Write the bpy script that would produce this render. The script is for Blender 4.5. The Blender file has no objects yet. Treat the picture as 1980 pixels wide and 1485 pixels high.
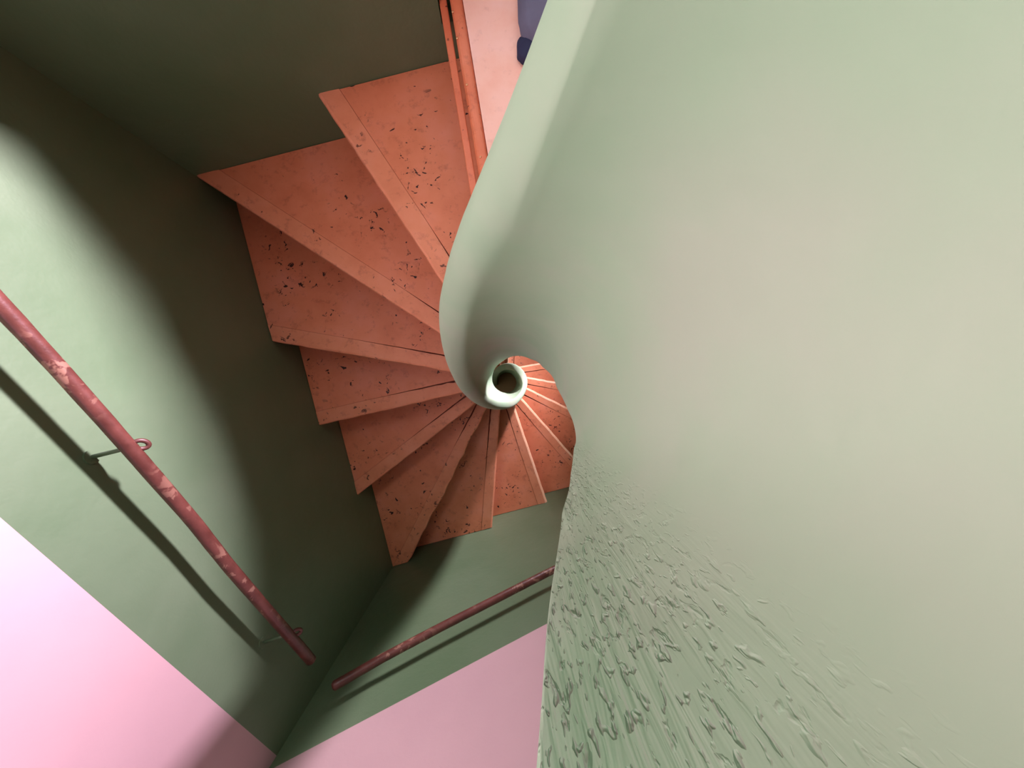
import bpy, bmesh, math, random
from math import radians, degrees, sin, cos, pi, hypot, atan2
from mathutils import Vector, noise

# ------------------------------------------------------------------ camera
F = 715.0                      # focal length in px of a 1980 px wide frame
U0, V0 = 979.0, 738.0          # the point straight below the lens
D_FLOOR = 4.13
ZC = D_FLOOR                   # lens height above the bottom floor
scene = bpy.context.scene
cd = bpy.data.cameras.new('camera')
cam = bpy.data.objects.new('camera', cd)
scene.collection.objects.link(cam)
cam.location = (0, 0, ZC)
cam.rotation_euler = (0, 0, 0)
cd.sensor_width = 36.0
cd.lens = 36.0 * F / 1980.0
cd.shift_x = (990.0 - U0) / 1980.0
cd.shift_y = -(742.5 - V0) / 1980.0
cd.clip_start = 0.005
scene.camera = cam

# ------------------------------------------------------------------ world, lights, exposure
PHI = radians(14.5)            # the shaft is turned this much against the picture
EX = Vector((cos(PHI), sin(PHI), 0)); EY = Vector((-sin(PHI), cos(PHI), 0))
W_L, W_R, W_F, W_B = 0.863, 1.160, 0.832, 0.960     # axis to left / right / front / back wall
D_CEIL = -2.3

def room(a, b, d):             # room frame (a to the right, b to the back, d below the lens)
    return EX * a + EY * b + Vector((0, 0, ZC - d))

world = bpy.data.worlds.new('world'); scene.world = world
world.use_nodes = True
world.node_tree.nodes['Background'].inputs[0].default_value = (0.82, 0.95, 0.95, 1)
world.node_tree.nodes['Background'].inputs[1].default_value = 1.3

# windows in the thick back wall: opening (a0, a1, d0, d1), then the bright sky or added fill lamp behind it
REVEAL = 0.16
NICHE = (0.072, 0.62, 0.05)     # the back wall steps back a little behind the pink step
WIN = [(-0.10, 0.072, -0.62, 0.66), (0.072, 0.62, -0.62, 0.98), (0.62, 1.14, -0.62, 0.60),
       (0.55, 1.14, 1.45, 2.50), (-0.74, -0.18, -2.05, -0.78)]  # last opening is added, only for the fill lamp
# (centre a, b, d), width, height, watt, colour, turn towards the left wall
SKY_AND_FILL = [((1.70, 1.56, 0.34), .34, .18, 330.0, (1.16, 0.88, 1.12), 50),
       ((1.45, 1.42, 2.02), .40, .50, 300.0, (1.10, 0.90, 1.04), 45),
       ((-0.46, 1.14, -1.41), .50, 1.16, 12.0, (0.86, 1.0, 0.94), 0),  # added unseen fill from high up, brightens the parapet's inside
       ((-1.04, -0.20, -1.02), .62, 1.0, 24.0, (0.97, 1.0, 0.97), -90)]  # added unseen fill from the left, lightens the parapet's right side
FILL_WIN_LEFT = [(-0.55, 0.15, -1.58, -0.46)]  # opening added for the left fill lamp
for (a0, b0, d0), sw, sh, watt, colr, turn in SKY_AND_FILL:
    ld = bpy.data.lights.new('window_and_fill_light', 'AREA')
    ld.shape = 'RECTANGLE'; ld.size = sw; ld.size_y = sh
    ld.energy = watt; ld.color = colr
    lo = bpy.data.objects.new('window_and_fill_light', ld)
    scene.collection.objects.link(lo)
    lo.location = room(a0, b0, d0)
    lo.rotation_euler = (radians(-90), 0, PHI - radians(turn))          # shines towards -EY, turned to the left wall
vs = scene.view_settings
scene.display_settings.display_device = 'sRGB'
vs.view_transform = 'Standard'; vs.look = 'None'
vs.exposure = 0.38; vs.gamma = 1.0; vs.use_curve_mapping = False
scene.cycles.max_bounces = 10; scene.cycles.diffuse_bounces = 8

# ------------------------------------------------------------------ helpers
COL = scene.collection

def srgb(r, g, b):
    def f(c):
        c /= 255.0
        return c / 12.92 if c <= 0.04045 else ((c + 0.055) / 1.055) ** 2.4
    return (f(r), f(g), f(b), 1.0)

def px(u, v, d):               # a point d metres below the lens
    return Vector(((u - U0) * d / F, -(v - V0) * d / F, ZC - d))

def tag(o, label=None, cat=None, group=None, kind=None):
    if label: o['label'] = label
    if cat: o['category'] = cat
    if group: o['group'] = group
    if kind: o['kind'] = kind
    return o

def link(name, me, mats, parent=None, smooth=False):
    o = bpy.data.objects.new(name, me); COL.objects.link(o)
    for m in (mats if isinstance(mats, (list, tuple)) else [mats]): me.materials.append(m)
    if smooth:
        for p in me.polygons: p.use_smooth = True
    if parent: o.parent = parent
    return o

def from_bm(name, bm, mats, parent=None, smooth=False):
    bmesh.ops.recalc_face_normals(bm, faces=bm.faces[:])
    me = bpy.data.meshes.new(name); bm.to_mesh(me); bm.free()
    return link(name, me, mats, parent, smooth)

def empty(name, loc):
    o = bpy.data.objects.new(name, None); COL.objects.link(o); o.location = loc
    o.empty_display_size = 0.1
    return o

def adopt(parent, kids):       # parent keeping the world place
    bpy.context.view_layer.update()
    inv = parent.matrix_world.inverted()
    for k in kids:
        k.parent = parent; k.matrix_parent_inverse = inv

def prism(bm, top, dz, mat=0, bevel=0.0):
    """polygon (list of Vectors, any plane) extruded by the vector dz"""
    a = [bm.verts.new(p) for p in top]; b = [bm.verts.new(p + dz) for p in top]
    n = len(a); fs = [bm.faces.new(a), bm.faces.new(b[::-1])]
    for i in range(n):
        j = (i + 1) % n
        fs.append(bm.faces.new((a[j], a[i], b[i], b[j])))
    for f in fs: f.material_index = mat
    if bevel:
        es = [e for e in bm.edges if all(v in a for v in e.verts)]
        r = bmesh.ops.bevel(bm, geom=es, offset=bevel, segments=3, affect='EDGES', profile=0.5)
    return fs

def clip(poly, p, n):
    """part of a 2-D polygon with (q-p).n >= 0"""
    out = []
    for i in range(len(poly)):
        a, b = poly[i], poly[(i + 1) % len(poly)]
        da = (a[0]-p[0])*n[0] + (a[1]-p[1])*n[1]; db = (b[0]-p[0])*n[0] + (b[1]-p[1])*n[1]
        if da >= 0: out.append(a)
        if (da > 0 and db < 0) or (da < 0 and db > 0):
            t = da / (da - db); out.append((a[0]+(b[0]-a[0])*t, a[1]+(b[1]-a[1])*t))
    return out

def tidy(poly, eps=1e-4):
    out = []
    for p in poly:
        if not out or hypot(p[0]-out[-1][0], p[1]-out[-1][1]) > eps: out.append(p)
    if len(out) > 1 and hypot(out[0][0]-out[-1][0], out[0][1]-out[-1][1]) < eps: out.pop()
    return out

def interp(tab, x):
    if x <= tab[0][0]:
        (a, b), (c, e) = tab[0], tab[1]; return b + (x - a) * (e - b) / (c - a)
    for (a, b), (c, e) in zip(tab, tab[1:]):
        if x <= c: return b + (x - a) * (e - b) / (c - a)
    (a, b), (c, e) = tab[-2], tab[-1]
    return e + (x - c) * (e - b) / (c - a)

def tube(bm, pts, rad, seg=12, cap=True, jitter=0.0, seed=0):
    rings = []
    n = len(pts); prev = None
    for i, p in enumerate(pts):
        t = (pts[min(i+1, n-1)] - pts[max(i-1, 0)]).normalized()
        if prev is None:
            up = Vector((0, 0, 1)) if abs(t.z) < .9 else Vector((1, 0, 0))
            x = t.cross(up).normalized()
        else:
            x = (prev - t * prev.dot(t)).normalized()
        prev = x; y = t.cross(x)
        r = rad[i] if isinstance(rad, (list, tuple)) else rad
        ring = []
        for k in range(seg):
            a = 2*pi*k/seg
            rr = r * (1 + jitter * noise.noise(Vector((p.x*25+seed, p.y*25+cos(a)*1.5, p.z*25+sin(a)*1.5))))
            ring.append(bm.verts.new(p + x*cos(a)*rr + y*sin(a)*rr))
        rings.append(ring)
    for a, b in zip(rings, rings[1:]):
        for k in range(seg):
            j = (k+1) % seg
            bm.faces.new((a[k], a[j], b[j], b[k]))
    if cap:
        bm.faces.new(rings[0][::-1]); bm.faces.new(rings[-1])
    return rings

# ------------------------------------------------------------------ materials
def mat(name):
    m = bpy.data.materials.new(name); m.use_nodes = True
    nt = m.node_tree; b = nt.nodes['Principled BSDF']
    return m, nt, b

class N:                        # tiny node helper
    def __init__(s, nt): s.nt = nt
    def new(s, t, **kw):
        n = s.nt.nodes.new(t)
        for k, v in kw.items(): setattr(n, k, v)
        return n
    def link(s, a, b): s.nt.links.new(a, b)
    def coord(s, out='Object', scale=(1, 1, 1)):
        tc = s.new('ShaderNodeTexCoord'); mp = s.new('ShaderNodeMapping')
        mp.inputs['Scale'].default_value = scale
        s.link(tc.outputs[out], mp.inputs[0]); return mp.outputs[0]
    def noise(s, vec, scale, detail=3, rough=0.5, dist=0.0):
        n = s.new('ShaderNodeTexNoise'); n.inputs['Scale'].default_value = scale
        n.inputs['Detail'].default_value = detail; n.inputs['Roughness'].default_value = rough
        n.inputs['Distortion'].default_value = dist
        s.link(vec, n.inputs['Vector']); return n.outputs['Fac']
    def ramp(s, fac, stops, interp_='LINEAR'):
        r = s.new('ShaderNodeValToRGB'); r.color_ramp.interpolation = interp_
        e = r.color_ramp.elements
        while len(e) > 1: e.remove(e[0])
        e[0].position, e[0].color = stops[0][0], stops[0][1]
        for p, c in stops[1:]:
            k = e.new(p); k.color = c
        s.link(fac, r.inputs[0]); return r.outputs[0]
    def mix(s, fac, a, b, mode='MIX'):
        m = s.new('ShaderNodeMix', data_type='RGBA', blend_type=mode)
        for sock, v in ((0, fac), (6, a), (7, b)):
            if hasattr(v, 'links'): s.link(v, m.inputs[sock])
            else: m.inputs[sock].default_value = v
        return m.outputs[2]
    def math(s, op, a, b=None, clamp=False):
        m = s.new('ShaderNodeMath', operation=op, use_clamp=clamp)
        for i, v in enumerate((a, b)):
            if v is None: continue
            if hasattr(v, 'links'): s.link(v, m.inputs[i])
            else: m.inputs[i].default_value = v
        return m.outputs[0]
    def bump(s, h, strength, dist, normal=None):
        b = s.new('ShaderNodeBump'); b.inputs['Strength'].default_value = strength
        b.inputs['Distance'].default_value = dist
        s.link(h, b.inputs['Height'])
        if normal is not None: s.link(normal, b.inputs['Normal'])
        return b.outputs[0]

BLK = (0, 0, 0, 1); WHT = (1, 1, 1, 1)

def plaster(name, c1, c2, rough, bumps=0.25):
    m, nt, b = mat(name); n = N(nt)
    v = n.coord('Object')
    f = n.noise(v, 2.3, 4, .55)
    nt.links.new(n.ramp(f, [(.35, c1), (.65, c2)]), b.inputs['Base Color'])
    b.inputs['Roughness'].default_value = rough
    h = n.noise(v, 14, 4, .6)
    nt.links.new(n.bump(h, bumps, .01), b.inputs['Normal'])
    return m

GREEN_A, GREEN_B = srgb(84, 108, 79), srgb(95, 116, 89)
M_green = plaster('green_wall_paint', GREEN_A, GREEN_B, .42)
M_pink = plaster('pink_wall_paint', srgb(178, 149, 152), srgb(184, 155, 157), .6, .12)
M_ceiling = plaster('dark_ceiling_boards', srgb(96, 84, 70), srgb(110, 98, 82), .8)
M_soffit = plaster('soffit_plaster', srgb(150, 158, 140), srgb(160, 166, 148), .8)
M_floor = plaster('floor_cement', srgb(190, 165, 132), srgb(205, 180, 150), .8)

def newel_paint():
    m, nt, b = mat('green_newel_paint'); n = N(nt)
    v = n.coord('Object')
    f = n.noise(v, 5.0, 4, .55)
    col = n.ramp(f, [(.32, srgb(140, 172, 142)), (.5, srgb(150, 175, 148)), (.68, srgb(160, 174, 154))])
    chips = n.ramp(n.noise(n.coord('Object', (1, 1, .6)), 55, 2, .5), [(.81, BLK), (.82, WHT)])
    col = n.mix(chips, col, srgb(205, 205, 192))
    nt.links.new(col, b.inputs['Base Color'])
    b.inputs['Roughness'].default_value = .55
    # relief: soft trowel waves everywhere, drips and pits where the coat is rough
    uv = n.new('ShaderNodeUVMap'); uv.uv_map = 'wrap'
    sep = n.new('ShaderNodeSeparateXYZ'); nt.links.new(uv.outputs[0], sep.inputs[0])
    mp = n.new('ShaderNodeMapping'); mp.inputs['Scale'].default_value = (1.0, .34, 1.0)
    nt.links.new(uv.outputs[0], mp.inputs[0])
    pits = n.ramp(n.noise(mp.outputs[0], 115, 2, .5, .4), [(.30, BLK), (.42, WHT)])
    drops = n.ramp(n.noise(mp.outputs[0], 75, 3, .55, .4), [(.60, BLK), (.74, WHT)])
    mp2 = n.new('ShaderNodeMapping'); mp2.inputs['Scale'].default_value = (1.0, .07, 1.0)
    nt.links.new(uv.outputs[0], mp2.inputs[0])
    runs = n.ramp(n.noise(mp2.outputs[0], 48, 3, .55, .5), [(.36, BLK), (.5, (.7, .7, .7, 1)), (.64, WHT)])
    # rough band: wrap angle u in -110..-20 deg, fading
    m1 = n.new('ShaderNodeMapRange'); m1.interpolation_type = 'SMOOTHSTEP'
    m1.inputs[1].default_value = -.18; m1.inputs[2].default_value = -.50
    nt.links.new(sep.outputs[0], m1.inputs[0])     # u is in units of half turns
    patchy = n.math('MULTIPLY', m1.outputs[0], n.ramp(n.noise(uv.outputs[0], 3.0, 2), [(.30, (.25, .25, .25, 1)), (.6, WHT)]))
    rough_h = n.math('ADD', n.math('ADD', n.math('MULTIPLY', pits, .9), n.math('MULTIPLY', drops, .75)), n.math('MULTIPLY', runs, .35))
    h = n.math('MULTIPLY', rough_h, patchy)
    nb = n.bump(n.noise(v, 16, 3, .5), .15, .008)
    nb = n.bump(h, .8, .0046, nb)
    nt.links.new(nb, b.inputs['Normal'])
    return m
M_newel = newel_paint()

def tread_paint(name, c1, c2, c3, wear=1.0, rough=.5):
    m, nt, b = mat(name); n = N(nt)
    v = n.coord('Object')
    f = n.noise(v, 7, 5, .6)
    col = n.ramp(f, [(.3, c1), (.5, c2), (.72, c3)])
    grime = n.ramp(n.noise(v, 30, 5, .7), [(.55, BLK), (.8, WHT)])
    col = n.mix(n.math('MULTIPLY', grime, .55 if wear else .25), col, srgb(126, 50, 36))
    # chipped paint: dark wood showing in clustered flecks
    cl = n.ramp(n.noise(v, 6.5, 2, .5), [(.53, BLK), (.60, WHT)])
    fl = n.ramp(n.noise(n.coord('Object', (1, 1, .3)), 48, 3, .55, .9), [(.628, BLK), (.640, WHT)])
    chips = n.math('MULTIPLY', cl, fl)
    big = n.ramp(n.noise(v, 26, 2, .5, 1.0), [(.722, BLK), (.728, WHT)])
    chips = n.math('MAXIMUM', chips, big)
    chips = n.math('MULTIPLY', chips, wear)
    col = n.mix(chips, col, srgb(44, 8, 8))
    nt.links.new(col, b.inputs['Base Color'])
    b.inputs['Roughness'].default_value = rough
    inv = n.math('SUBTRACT', 1.0, chips)
    nb = n.bump(inv, .5, .0015)
    nb = n.bump(n.noise(v, 40, 3, .5), .08, .004, nb)
    nt.links.new(nb, b.inputs['Normal'])
    return m
M_tread = tread_paint('orange_tread_paint', srgb(214, 130, 92), srgb(224, 142, 104), srgb(228, 150, 120))
M_nose = tread_paint('orange_nosing_paint', srgb(218, 138, 100), srgb(228, 150, 112), srgb(232, 158, 126), .8)
M_edge = tread_paint('worn_lit_edge_paint', srgb(226, 140, 104), srgb(232, 152, 116), srgb(236, 160, 128), .5)  # foot wear, with the highlight on the rounding painted in
M_edge_lit = tread_paint('worn_edge_highlight_paint', srgb(246, 186, 148), srgb(250, 198, 160), srgb(252, 206, 172), .2)  # lower treads: wear plus window light on the edges, painted as paler colour
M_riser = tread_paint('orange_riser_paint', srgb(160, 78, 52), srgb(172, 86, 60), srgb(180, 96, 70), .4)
M_land = tread_paint('worn_pink_tread_paint', srgb(240, 186, 166), srgb(245, 200, 184), srgb(248, 208, 198), .0)
M_strip = tread_paint('orange_strip_paint', srgb(206, 110, 74), srgb(216, 124, 88), srgb(222, 136, 104), .8)

def rail_paint():
    m, nt, b = mat('worn_red_rail_paint'); n = N(nt)
    v = n.coord('Object')
    col = n.ramp(n.noise(v, 22, 4, .6), [(.35, srgb(76, 42, 35)), (.6, srgb(94, 55, 47)), (.8, srgb(106, 66, 57))])
    worn = n.ramp(n.noise(v, 38, 3, .6, .5), [(.55, BLK), (.60, WHT)])
    area = n.ramp(n.noise(v, 5, 1, .5), [(.45, BLK), (.58, WHT)])
    col = n.mix(n.math('MULTIPLY', worn, area), col, srgb(128, 96, 80))
    nt.links.new(col, b.inputs['Base Color'])
    b.inputs['Roughness'].default_value = .38
    nt.links.new(n.bump(n.noise(v, 60, 3, .6), .25, .003), b.inputs['Normal'])
    return m
M_rail = rail_paint()

def plain(name, c, rough=.5, metal=0.0, var=.0):
    m, nt, b = mat(name); n = N(nt)
    v = n.coord('Object')
    c2 = tuple(min(1, x*(1.18)) for x in c[:3]) + (1,)
    nt.links.new(n.ramp(n.noise(v, 18, 3), [(.35, c), (.65, c2)]), b.inputs['Base Color'])
    b.inputs['Roughness'].default_value = rough; b.inputs['Metallic'].default_value = metal
    return m
M_iron = plain('painted_iron', srgb(78, 45, 38), .45)
M_nail = plain('brass_nail', srgb(214, 160, 120), .3, .6)
M_cloth = plain('blue_grey_cloth', srgb(92, 94, 116), .9)
M_navy = plain('navy_cloth', srgb(28, 34, 66), .8)
M_frame = plain('window_frame_paint', srgb(210, 205, 190), .5)

# ------------------------------------------------------------------ setting: walls, ceiling, floor
T = 0.14
# the dado rises with the stairs: its line on each wall as (along, d)
def on_wall(u, v, nrm, w):      # where a pixel's ray meets a wall: returns (along-wall vector point)
    dx, dy = (u - U0) / F, -(v - V0) / F
    k = dx * nrm.x + dy * nrm.y
    d = w / k
    return Vector((dx * d, dy * d, ZC - d)), d
pL0, dL0 = on_wall(0, 1000, -EX, W_L); pL1, dL1 = on_wall(550, 1474, -EX, W_L)
sL = (pL0.dot(EY), dL0, pL1.dot(EY), dL1)
pF0, dF0 = on_wall(550, 1474, -EY, W_F); pF1, dF1 = on_wall(1046, 1212, -EY, W_F)
sF = (pF0.dot(EX), dF0, pF1.dot(EX), dF1)
def line(s):
    k = (s[3] - s[1]) / (s[2] - s[0]); return lambda x: s[1] + k * (x - s[0])
dado_left = line(sL); dado_front = line(sF)
kb = (dL1 - dL0) / (sL[2] - sL[0])                 # slope along the left wall (per metre of EY)
dado_back_at_left = dado_left(W_B)
dado_back = lambda a: dado_back_at_left + kb * (a + W_L) * 1.0
dado_right = lambda b: dado_front(W_R) - kb * -(b + W_F) * -1.0

def wall(name, axis, w, lo, hi, dado, holes=()):
    """axis: 'L','R','F','B'; lo..hi is the along-wall range; d from D_CEIL to D_FLOOR"""
    bm = bmesh.new()
    def P(s, d):
        if axis == 'L': return room(-w, s, d)
        if axis == 'R': return room(w, s, d)
        if axis == 'F': return room(s, -w, d)
        return room(s, w, d)
    out = {'L': -EX, 'R': EX, 'F': -EY, 'B': EY * (REVEAL / T)}[axis] * T
    rects = []
    cuts = sorted({lo, hi} | {h[0] for h in holes} | {h[1] for h in holes})
    for c0, c1 in zip(cuts, cuts[1:]):
        hs = sorted([h for h in holes if h[0] <= c0 and h[1] >= c1], key=lambda h: h[2])
        y = D_CEIL
        for h in hs:
            rects.append((c0, c1, y, h[2])); y = h[3]
        rects.append((c0, c1, y, D_FLOOR))
    for c0, c1, y0, y1 in rects:
        poly = [(c0, y0), (c1, y0), (c1, y1), (c0, y1)]
        d0, d1 = dado(c0), dado(c1)
        nrm = (-(d1 - d0), (c1 - c0))               # towards larger d: below the line
        for sign, mi in ((1, 0), (-1, 1)):
            q = tidy(clip(poly, (c0, d0), (nrm[0]*sign, nrm[1]*sign)))
            if len(q) >= 3: prism(bm, [P(s, d) for s, d in q], out, mi)
    if axis == 'B':            # back of the niche behind the pink step, up to the window sill
        n0, n1, nd = NICHE
        for c0, c1, y0 in ((n0, n1, .61),):
            prism(bm, [room(x, w + nd, y) for x, y in ((c0, y0), (c1, y0), (c1, .98), (c0, .98))], EY * (REVEAL - nd), 0)
    o = from_bm(name, bm, [M_green, M_pink])
    return tag(o, kind='structure')

wall('wall_left', 'L', W_L, -W_F - T, W_B + REVEAL, dado_left, FILL_WIN_LEFT)
wall('wall_front', 'F', W_F, -W_L, W_R, dado_front)
wall('wall_back', 'B', W_B, -W_L, W_R, dado_back, WIN)
wall('wall_right', 'R', W_R, -W_F - T, W_B + REVEAL, lambda b: -0.2 - 0.30 * (W_B - b) * -1)
bm = bmesh.new()
prism(bm, [room(-W_L-T, -W_F-T, D_CEIL), room(W_R+T, -W_F-T, D_CEIL), room(W_R+T, W_B+REVEAL, D_CEIL), room(-W_L-T, W_B+REVEAL, D_CEIL)], Vector((0, 0, .12)))
tag(from_bm('ceiling', bm, M_ceiling), kind='structure')
bm = bmesh.new()
prism(bm, [room(-W_L-T, -W_F-T, D_FLOOR), room(W_R+T, -W_F-T, D_FLOOR), room(W_R+T, W_B+REVEAL, D_FLOOR), room(-W_L-T, W_B+REVEAL, D_FLOOR)], Vector((0, 0, -.12)))
tag(from_bm('floor', bm, M_floor), kind='structure')
OPEN = [(-0.10, 1.14, -0.62, 0.54), WIN[-2], WIN[-1]]  # last frame surrounds the added fill opening
for k, (a0, a1, d0, d1) in enumerate(OPEN):
    bm = bmesh.new(); fw = .035
    def bar(x0, x1, y0, y1):
        prism(bm, [room(x0, W_B + REVEAL - .06, y0), room(x1, W_B + REVEAL - .06, y0), room(x1, W_B + REVEAL - .06, y1), room(x0, W_B + REVEAL - .06, y1)], EY * .045)
    bar(a0, a0 + fw, d0, d1); bar(a1 - fw, a1, d0, d1)
    bar(a0 + fw, a1 - fw, d0, d0 + fw)
    wf = tag(from_bm('window_%d' % (k + 1), bm, M_frame), kind='structure')

bm = bmesh.new()
b0, b1, d0, d1 = FILL_WIN_LEFT[0]
for y0, y1, e0, e1 in ((b0, b0+.035, d0, d1), (b1-.035, b1, d0, d1), (b0+.035, b1-.035, d0, d0+.035), (b0+.035, b1-.035, d1-.035, d1)):
    prism(bm, [room(-W_L - .08, y, d) for y, d in ((y0, e0), (y1, e0), (y1, e1), (y0, e1))], -EX * .045)
tag(from_bm('window_4', bm, M_frame), kind='structure')  # frame of the added left opening

# ------------------------------------------------------------------ newel: the helical parapet
RIM_IMG = [(84.2, 742), (85.4, 693), (86.9, 641), (87.7, 609), (89.2, 564), (90.9, 518), (92.9, 478), (95.5, 441),
           (97.6, 413), (102.3, 362), (107.9, 313), (113.4, 284), (122.9, 236), (130.9, 206), (138.4, 178), (146, 155), (154.8, 138.6),
           (163, 121), (172.5, 107), (185.5, 94.4), (197.5, 85), (212.4, 74.6), (231.2, 65.4), (254, 56), (290.3, 49), (314.1, 43.5),
           (347.3, 41), (372.7, 40.6), (400, 39), (428, 37.5), (480, 36), (580, 36)]
BOT_IMG = [(113.2, 37.2-.6), (97.5, 40.4), (78.2, 49), (58.3, 57), (43.1, 63), (31.2, 71.3), (21.3, 75), (11.7, 83.8), (3.8, 90.2), (-6.4, 96.1),
           (-12.7, 104.6), (-18.7, 115), (-25.3, 128.8), (-28.4, 138.6), (-38.1, 165), (-41.1, 172), (-45, 176.7), (-49.7, 190),
           (-55.1, 207), (-60.3, 230.5), (-63.7, 244), (-66.9, 258), (-68.4, 272), (-71.7, 302.7), (-74.5, 335), (-77.2, 371), (-79.6, 418),
           (-81.6, 473), (-83.6, 567), (-84.9, 640), (-86.3, 738)]
BOT_IMG.sort()
R0 = 0.078
def d_rim(p):
    if p < 112: 
        if p < 84.2: return 0.1137 + (p - 84.2) * .0080
        return 0.118 * F / interp(RIM_IMG, p)
    return interp([(107.9, .2695), (112, .300), (480, .300 + .0081 * 368), (580, .300 + .0081 * 468)], p)
def r_out(p):
    if p < 112: return 0.118
    w = min(.152, interp(RIM_IMG, p) * d_rim(p) / F)
    k = min(1, (p - 112) / 10.0)
    return .118 * (1 - k) + w * k
def r_in(p):
    return R0 if p < 112 else R0 + (.098 - R0) * min(1, max(0, (p - 230) / 120))
def d_bot(p):
    if p < -86.3: return R0 * F / 738 + (p + 86.3) * .009
    if p <= 113: return R0 * F / interp(BOT_IMG, p)
    return min(D_FLOOR, R0 * F / 36.6 + (p - 113) * .0085)

def smooth(f, w):
    return lambda p: sum(f(p + w*k/6.0) for k in range(-6, 7)) / 13.0
d_rim_s, r_out_s, d_bot_s = smooth(d_rim, 7.0), smooth(r_out, 12.0), smooth(d_bot, 1.2)
P0, P1, STEP = -130.0, 560.0, 1.5
NS_IN, NS_CAP, NS_OUT = 26, 14, 10
phis = [P0 + i * STEP for i in range(int((P1 - P0) / STEP) + 1)]
verts, faces, uvs = [], [], []
for p in phis:
    a = radians(p); c, s = cos(a), sin(a)
    ri, ro = r_in(p), r_out_s(p)
    dt, db = d_rim_s(p), d_bot_s(p)
    # small hand-made waviness of the plaster
    wv = 1 + .010 * noise.noise(Vector((c * 1.3, s * 1.3, p * .012)))
    ri *= wv; ro *= wv
    th = (ro - ri) / 2; tv = min(.075, max(.02, dt*.5)) if p < 230 else .075 - .045*min(1, (p-230)/60); rc = (ro + ri) / 2
    # lift the rounded top so that its silhouette keeps the ratio r_out / d
    want = ro / dt; dt_flat = dt
    for _ in range(12):
        got = max((rc - th*cos(pi*k/40)) / max(.02, dt + tv - tv*sin(pi*k/40)) for k in range(20, 41))
        dt *= got / want
    dt = dt_flat + (dt - dt_flat) * .78
    prof = []
    eb = .012
    prof.append((ri + eb, db)); prof.append((ri + eb * .3, db - eb * .3)); 
    for k in range(NS_IN + 1):
        prof.append((ri, (db - eb) + (dt + tv - (db - eb)) * k / NS_IN))
    for k in range(1, NS_CAP):
        t = pi * k / NS_CAP
        prof.append((rc - th * cos(t), dt + tv - tv * sin(t)))
    for k in range(NS_OUT + 1):
        prof.append((ro, (dt + tv) + (db - eb - dt - tv) * k / NS_OUT))
    prof.append((ro - eb * .3, db - eb * .3)); prof.append((ro - eb, db))
    for r, d in prof:
        verts.append((c * r, s * r, ZC - d)); uvs.append((p / 180.0, (ZC - d) * 4.0))
NP = len(prof)
for i in range(len(phis) - 1):
    for k in range(NP):
        j = (k + 1) % NP
        faces.append((i*NP + k, i*NP + j, (i+1)*NP + j, (i+1)*NP + k))
faces.append(tuple(range(NP))); faces.append(tuple((len(phis)-1)*NP + k for k in range(NP))[::-1])
me = bpy.data.meshes.new('spiral_parapet'); me.from_pydata(verts, [], faces)
uvl = me.uv_layers.new(name='wrap')
for l in me.loops: uvl.data[l.index].uv = uvs[l.vertex_index]
bm = bmesh.new(); bm.from_mesh(me); bmesh.ops.recalc_face_normals(bm, faces=bm.faces[:]); bm.to_mesh(me); bm.free()
newel = link('spiral_parapet', me, M_newel, smooth=True)
tag(newel, 'pale green plastered spiral parapet winding down the open centre of the stairs', 'parapet')

# ------------------------------------------------------------------ the stairs
RISE, D0 = 0.19, 1.09
LINES = {0: ((611.5, 179), (851, 541)), 1: ((384, 344), (848, 644)), 2: ((520.6, 659), (872, 719)), 3: ((616, 822.6), (894, 759.6)),
         4: ((690.7, 958), (917, 782)), 5: ((790, 1084), (939.6, 792)), 6: ((951, 1024.6), (967, 795)), 7: ((1059, 973), (996, 787)),
         8: ((1103.6, 877), (1010, 770.5)), 9: ((1079, 779), (1019.6, 750)), 10: ((1069.7, 737.4), (1018.8, 728.5)),
         11: ((1039.8, 702.6), (999, 709)), -1: ((870, 0), (922, 318))}
I_TOP, I_BOT = -8, 15
def dep(i): return D0 + RISE * i
def nose(i):
    """nosing line of tread i in plan: a point near the axis and the outward direction"""
    if i in LINES:
        (u1, v1), (u0, v0) = LINES[i]
        a = px(u1, v1, dep(i)); b = px(u0, v0, dep(i))
        t = (a - b); t.z = 0; t.normalize()
        return (b.x, b.y), (t.x, t.y)
    ang = radians(122.9 + 23.7 * i + (40 if i > 11 else 0))
    return (0.0, 0.0), (cos(ang), sin(ang))

def plan_poly(i, front_off, back_off, back_line=None):
    """plan of a slice of tread i: from its nosing line moved uphill by front_off to back_off (None: to the next nosing + overlap)"""
    big = 3.0
    p, t = nose(i)
    n_up = (t[1], -t[0])                       # uphill = clockwise
    g_ = .0015                                  # hairline gap to the walls
    wb = W_B + (NICHE[2] if i == -1 else 0)
    poly = [(EX*a + EY*b).to_2d()[:] for a, b in ((g_-W_L, g_-W_F), (W_R-g_, g_-W_F), (W_R-g_, wb-g_), (g_-W_L, wb-g_))]
    q0 = (p[0] + n_up[0]*front_off, p[1] + n_up[1]*front_off)
    poly = clip(poly, q0, n_up)
    if back_off is not None:
        q1 = (p[0] + n_up[0]*back_off, p[1] + n_up[1]*back_off)
        poly = clip(poly, q1, (-n_up[0], -n_up[1]))
    if back_line is not None:
        p2, t2 = nose(i - 1); n2 = (t2[1], -t2[0])
        q2 = (p2[0] + n2[0]*back_line, p2[1] + n2[1]*back_line)
        poly = clip(poly, q2, (-n2[0], -n2[1]))
    # only outside the newel: cut by a chord at radius .095 facing the middle of the slice
    m = (t[0] + nose(i-1)[1][0], t[1] + nose(i-1)[1][1]); l = hypot(*m); m = (m[0]/l, m[1]/l)
    rr = (r_in(122.9 + 23.7*i) + .012)
    poly = clip(poly, (m[0]*rr*.95, m[1]*rr*.95), m)
    return tidy(poly, .0015), t, n_up, p

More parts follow.
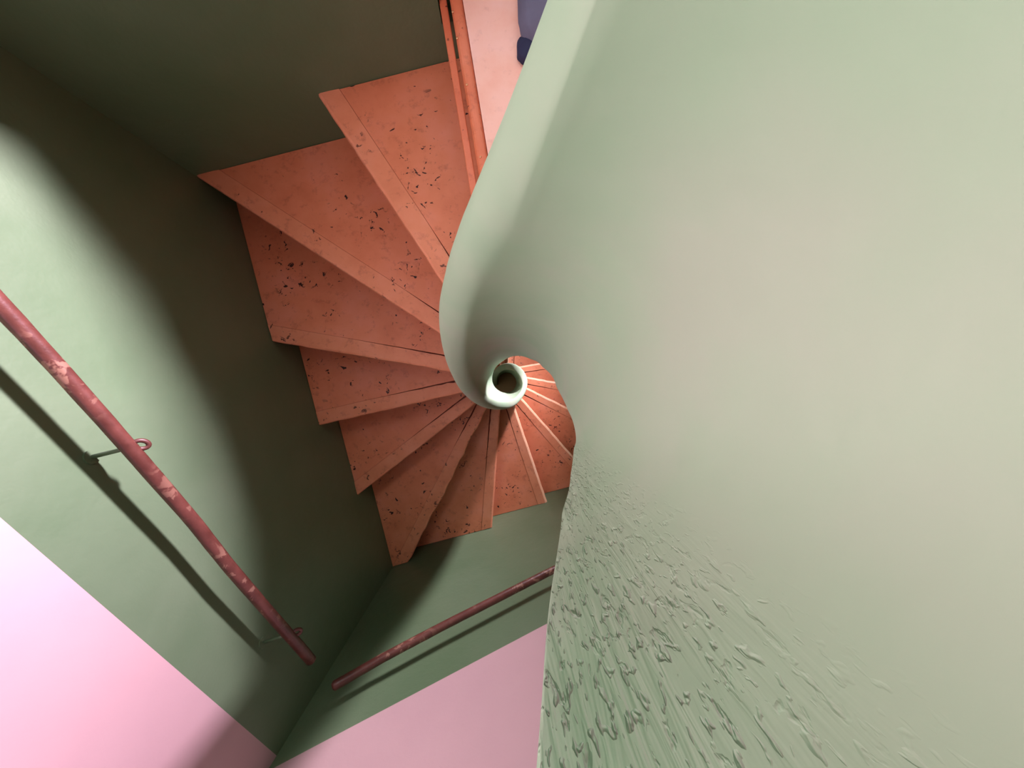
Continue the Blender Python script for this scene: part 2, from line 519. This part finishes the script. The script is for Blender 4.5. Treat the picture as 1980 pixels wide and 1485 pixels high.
def wiggle(poly, edge_pt, edge_dir, amp, seed):
    """subdivide edges lying on the nosing line and make them slightly uneven"""
    out = []
    n = (edge_dir[1], -edge_dir[0])
    def off(q): return abs((q[0]-edge_pt[0])*n[0] + (q[1]-edge_pt[1])*n[1])
    for a, b in zip(poly, poly[1:] + poly[:1]):
        out.append(a)
        if off(a) < 1e-4 and off(b) < 1e-4:
            L = hypot(b[0]-a[0], b[1]-a[1]); k = max(2, int(L / .035))
            for j in range(1, k):
                x = a[0] + (b[0]-a[0])*j/k; y = a[1] + (b[1]-a[1])*j/k
                w = amp * noise.noise(Vector((x*22 + seed, y*22, seed)))
                out.append((x + n[0]*w, y + n[1]*w))
    return out

stairs = empty('spiral_staircase', (0, 0, 0))
tag(stairs, 'worn orange painted wooden spiral stairs winding round the green parapet', 'staircase')
kids = []
NOSE_W, THK = 0.062, 0.036
for i in range(I_TOP, I_BOT + 1):
    d = dep(i); z = ZC - d
    is_land = (i == -1)
    # main board
    rs = random.Random(i + 50)
    fo = 0.030 if is_land else NOSE_W
    poly, t, nu, p = plan_poly(i, fo + .0005, None, 0.050)
    if len(poly) < 3: continue
    bm = bmesh.new()
    prism(bm, [Vector((x, y, z)) for x, y in poly], Vector((0, 0, -THK)), bevel=.0012)
    board = from_bm('tread', bm, M_land if is_land else M_tread)
    kids.append(board)
    # nosing board, with an open joint that closes towards the wall
    if not is_land:
        npoly, t, nu, p = plan_poly(i, 0.0, NOSE_W)
        q_out = rs.uniform(.42, .62); gap = rs.uniform(.007, .0115)
        npoly2 = []
        for x, y in npoly:
            s = x*t[0] + y*t[1]
            offn = (x-p[0])*nu[0] + (y-p[1])*nu[1]
            npoly2.append((x, y))
        # cut the back edge: from full gap at the newel to none at q_out
        bx, by = p[0] + nu[0]*NOSE_W, p[1] + nu[1]*NOSE_W
        s_in = .09; s_out = q_out
        base = p[0]*t[0] + p[1]*t[1]
        A = (bx + t[0]*(s_in-base) - nu[0]*gap, by + t[1]*(s_in-base) - nu[1]*gap)
        Bp = (bx + t[0]*(s_out-base), by + t[1]*(s_out-base))
        e = (Bp[0]-A[0], Bp[1]-A[1]); nn = (-e[1], e[0])
        if nn[0]*nu[0] + nn[1]*nu[1] > 0: nn = (-nn[0], -nn[1])
        inner = clip(npoly2, A, nn)
        inner = clip(inner, Bp, (-t[0], -t[1]))
        outer = clip(npoly2, Bp, t)
        allp = tidy(inner, .0008), tidy(outer, .0008)
        # merge the two convex pieces back into one outline: front line + back line
        front = [(x, y) for x, y in npoly2]
        def key(q): return q[0]*t[0] + q[1]*t[1]
        pts_f = [q for q in front if (q[0]-p[0])*nu[0] + (q[1]-p[1])*nu[1] < NOSE_W*.5]
        pts_b = [q for q in front if (q[0]-p[0])*nu[0] + (q[1]-p[1])*nu[1] >= NOSE_W*.5]
        pts_f.sort(key=key); pts_b.sort(key=key)
        nb = []
        if len(pts_b) >= 2:
            b0, b1 = pts_b[0], pts_b[-1]
            for j in range(31):
                f_ = j/30; s = key(b0) + (key(b1)-key(b0))*f_
                g = gap * max(0, (s_out - s)/(s_out - s_in)) * (1 + .8*noise.noise(Vector((s*60, i*3.1, 0))))
                if f_ in (0, 1): g = g
                nb.append((b0[0]+(b1[0]-b0[0])*f_ - nu[0]*g, b0[1]+(b1[1]-b0[1])*f_ - nu[1]*g))
            outline = pts_f + nb[::-1]
        else:
            outline = npoly2
        outline = wiggle(tidy(outline, .0008), p, t, .003 if i != 5 else .012, i*1.7)
        bm = bmesh.new()
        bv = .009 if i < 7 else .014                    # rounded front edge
        loops = []
        for inset, dz in ((bv, 0), (bv*.29, -bv*.29), (0, -bv), (0, -THK)):
            lp = []
            for x, y in outline:
                fr = (x-p[0])*nu[0] + (y-p[1])*nu[1] < NOSE_W*.4
                k = inset if fr else 0
                lp.append(bm.verts.new((x + nu[0]*k, y + nu[1]*k, z + .0012 + dz)))
            loops.append(lp)
        m_ = len(outline)
        bm.faces.new(loops[0]); bm.faces.new(loops[-1][::-1])
        for q in range(3):
            for j in range(m_):
                j2 = (j + 1) % m_
                f = bm.faces.new((loops[q][j], loops[q+1][j], loops[q+1][j2], loops[q][j2]))
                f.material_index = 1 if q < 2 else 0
        nbd = from_bm('nosing_board', bm, [M_nose, M_edge if i < 7 else M_edge_lit])
        adopt(board, [nbd])
        # blocking under the joint so that no light shows through
    # riser below this tread's nosing (closes towards the tread below)
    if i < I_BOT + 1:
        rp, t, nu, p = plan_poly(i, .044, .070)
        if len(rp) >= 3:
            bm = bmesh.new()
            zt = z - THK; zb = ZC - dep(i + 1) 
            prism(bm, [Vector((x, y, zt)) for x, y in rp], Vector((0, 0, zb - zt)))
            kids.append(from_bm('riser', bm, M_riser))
# trim of the upper step: a flat batten below and a rounded strip with nails
d = dep(-1); z = ZC - d
p, t = nose(-1); nu = (t[1], -t[0])
def strip_poly(o0, o1): return plan_poly(-1, o0, o1)[0]
bm = bmesh.new()
prism(bm, [Vector((x, y, z + .003)) for x, y in strip_poly(0.0, .030)], Vector((0, 0, -.036)), bevel=.010)
st = from_bm('rounded_nosing', bm, M_strip, smooth=False); kids.append(st)
bm = bmesh.new()
prism(bm, [Vector((x, y, z - .030)) for x, y in strip_poly(-.027, -.008)], Vector((0, 0, -.030)), bevel=.003)
bt = from_bm('edge_batten', bm, M_strip); kids.append(bt)
nails = []
for u, v in ((875.5, 23), (884, 74), (902.5, 164), (929, 303.5)):
    q = px(u, v, d - .003)
    bm = bmesh.new()
    bmesh.ops.create_uvsphere(bm, u_segments=10, v_segments=6, radius=.0032)
    for vv in bm.verts: vv.co = Vector((vv.co.x, vv.co.y, vv.co.z * .6)) + Vector((q.x, q.y, z + .003))
    nails.append(from_bm('nail', bm, M_nail, smooth=True))
adopt(st, nails)
# plastered underside of the upper flight, from the parapet's lower edge to the walls
def wall_hit(c, s):
    best = 9
    for nrm, w in ((EX, W_R), (-EX, W_L), (EY, W_B), (-EY, W_F)):
        k = c*nrm.x + s*nrm.y
        if k > 1e-6: best = min(best, (w - .0015) / k)
    return best
vs_, fs_ = [], []
angs = [a for a in range(-130, 111, 2)]
for a in angs:
    c, s = cos(radians(a)), sin(radians(a)); R = wall_hit(c, s); db = d_bot_s(a) - .012
    tread_d = dep(0) + (a - 122.9) / 23.7 * RISE
    dw = db
    for r, dd in ((.10, db), (R, dw), (R, dw - .05), (.10, db - .05)):
        vs_.append((c*r, s*r, ZC - dd))
for i in range(len(angs) - 1):
    for k in range(4):
        j = (k+1) % 4
        fs_.append((i*4+k, i*4+j, (i+1)*4+j, (i+1)*4+k))
fs_.append((0, 1, 2, 3)); fs_.append(tuple((len(angs)-1)*4 + k for k in (3, 2, 1, 0)))
me = bpy.data.meshes.new('soffit'); me.from_pydata(vs_, [], fs_)
kids.append(link('soffit', me, M_soffit, smooth=True))
adopt(stairs, kids)

# ------------------------------------------------------------------ handrails
def rail(name, pts_px, nrm, w, off, rad, label, brackets, along):
    pts = [on_wall(u, v, nrm, w - off)[0] for u, v in pts_px]
    n = 40; path = []
    for i in range(n + 1):
        f_ = i / n * (len(pts) - 1); k = min(int(f_), len(pts) - 2); f_ -= k
        path.append(pts[k].lerp(pts[k+1], f_))
    root = empty(name, path[0]); tag(root, label, 'handrail', 'wall handrails of the stairs')
    bm = bmesh.new()
    e0 = (path[0] - path[1]).normalized(); e1 = (path[-1] - path[-2]).normalized()
    full = [path[0] + e0*.006] + path + [path[-1] + e1*.006]
    rr = [rad*.6] + [rad]*len(path) + [rad*.6]
    tube(bm, full, rr, 16, True, .05, 3.0)
    ks = [from_bm('rail', bm, M_rail, smooth=True)]
    dirv = (pts[-1] - pts[0]).normalized()
    for (u, v) in brackets:
        c = on_wall(u, v, nrm, w - off)[0]
        # nearest point on the rail's axis
        c = min(path, key=lambda q: (q - c).length)
        dn = Vector((0, 0, -1))
        plate = c + nrm*off + dn*.004
        b = empty('bracket', plate)
        bm = bmesh.new()
        tube(bm, [plate, c + nrm*(off*.5) + dn*.010, c + dn*.012 + nrm*.004], .0045, 8)
        arm = from_bm('arm', bm, M_green, smooth=True)
        bm = bmesh.new()               # the hook that curls up round the inner side of the rail
        e1 = (dn*.75 - nrm*.66).normalized(); cc = c + e1*(rad + .004)
        tube(bm, [cc + e1*(.011*cos(a)) + dirv*(.010*sin(a)) for a in [radians(-125 + 10*j) for j in range(26)]], .0046, 8)
        hook = from_bm('hook', bm, M_iron, smooth=True)
        bm = bmesh.new()
        tube(bm, [plate, plate - nrm*.004], .015, 14)
        pl = from_bm('wall_plate', bm, M_green)
        adopt(b, [hook])
        adopt(b, [arm, pl]); ks.append(b)
    adopt(root, ks)
    return root
rail('handrail', [(-90, 492), (0, 590), (120, 720), (252, 868), (375, 1009), (440, 1092), (520, 1184), (602, 1277)], -EX, W_L, .085, .0140,
     'worn red-brown handrail running down the left green wall', [(250, 866), (560, 1228)], EY)
rail('handrail', [(646, 1326), (740, 1272), (850, 1214), (960, 1158), (1058, 1108), (1200, 1040)], -EY, W_F, .060, .0140,
     'short red-brown handrail on the lower wall, beginning in the dark corner', [(1180, 1050)], EX)

# ------------------------------------------------------------------ blue-grey shape for a trouser leg and shoe on the upper step
root = empty('cloth_shape', px(1030, 60, dep(-1)))
tag(root, 'blue-grey cloth shape for a trouser leg with a navy hem, lying on the pink upper step', 'cloth')
def lump(name, cu, cv, sx, sy, h, material, seed):
    c = px(cu, cv, dep(-1)); bm = bmesh.new()
    bmesh.ops.create_icosphere(bm, subdivisions=4, radius=1)
    for v in bm.verts:
        q = v.co.copy(); sq = lambda x: math.copysign(abs(x)**.62, x)
        w = 1 + .05*noise.noise(q*2.6 + Vector((seed, 0, 0))) + .02*noise.noise(q*7)
        zz = max(-.35, q.z) + .35 + .12*noise.noise(Vector((q.x*5, q.y*2, seed)))
        v.co = Vector((c.x + sq(q.x)*sx*w, c.y + sq(q.y)*sy*w, c.z + .0015 + max(0, zz)*h*w))
    return from_bm(name, bm, material, smooth=True)
g = lump('cloth_lump', 1053, 6, .066, .125, .045, M_cloth, 1.3)
hm = lump('tip', 1038, 104, .050, .034, .02, M_navy, 4.1)
adopt(root, [g, hm])
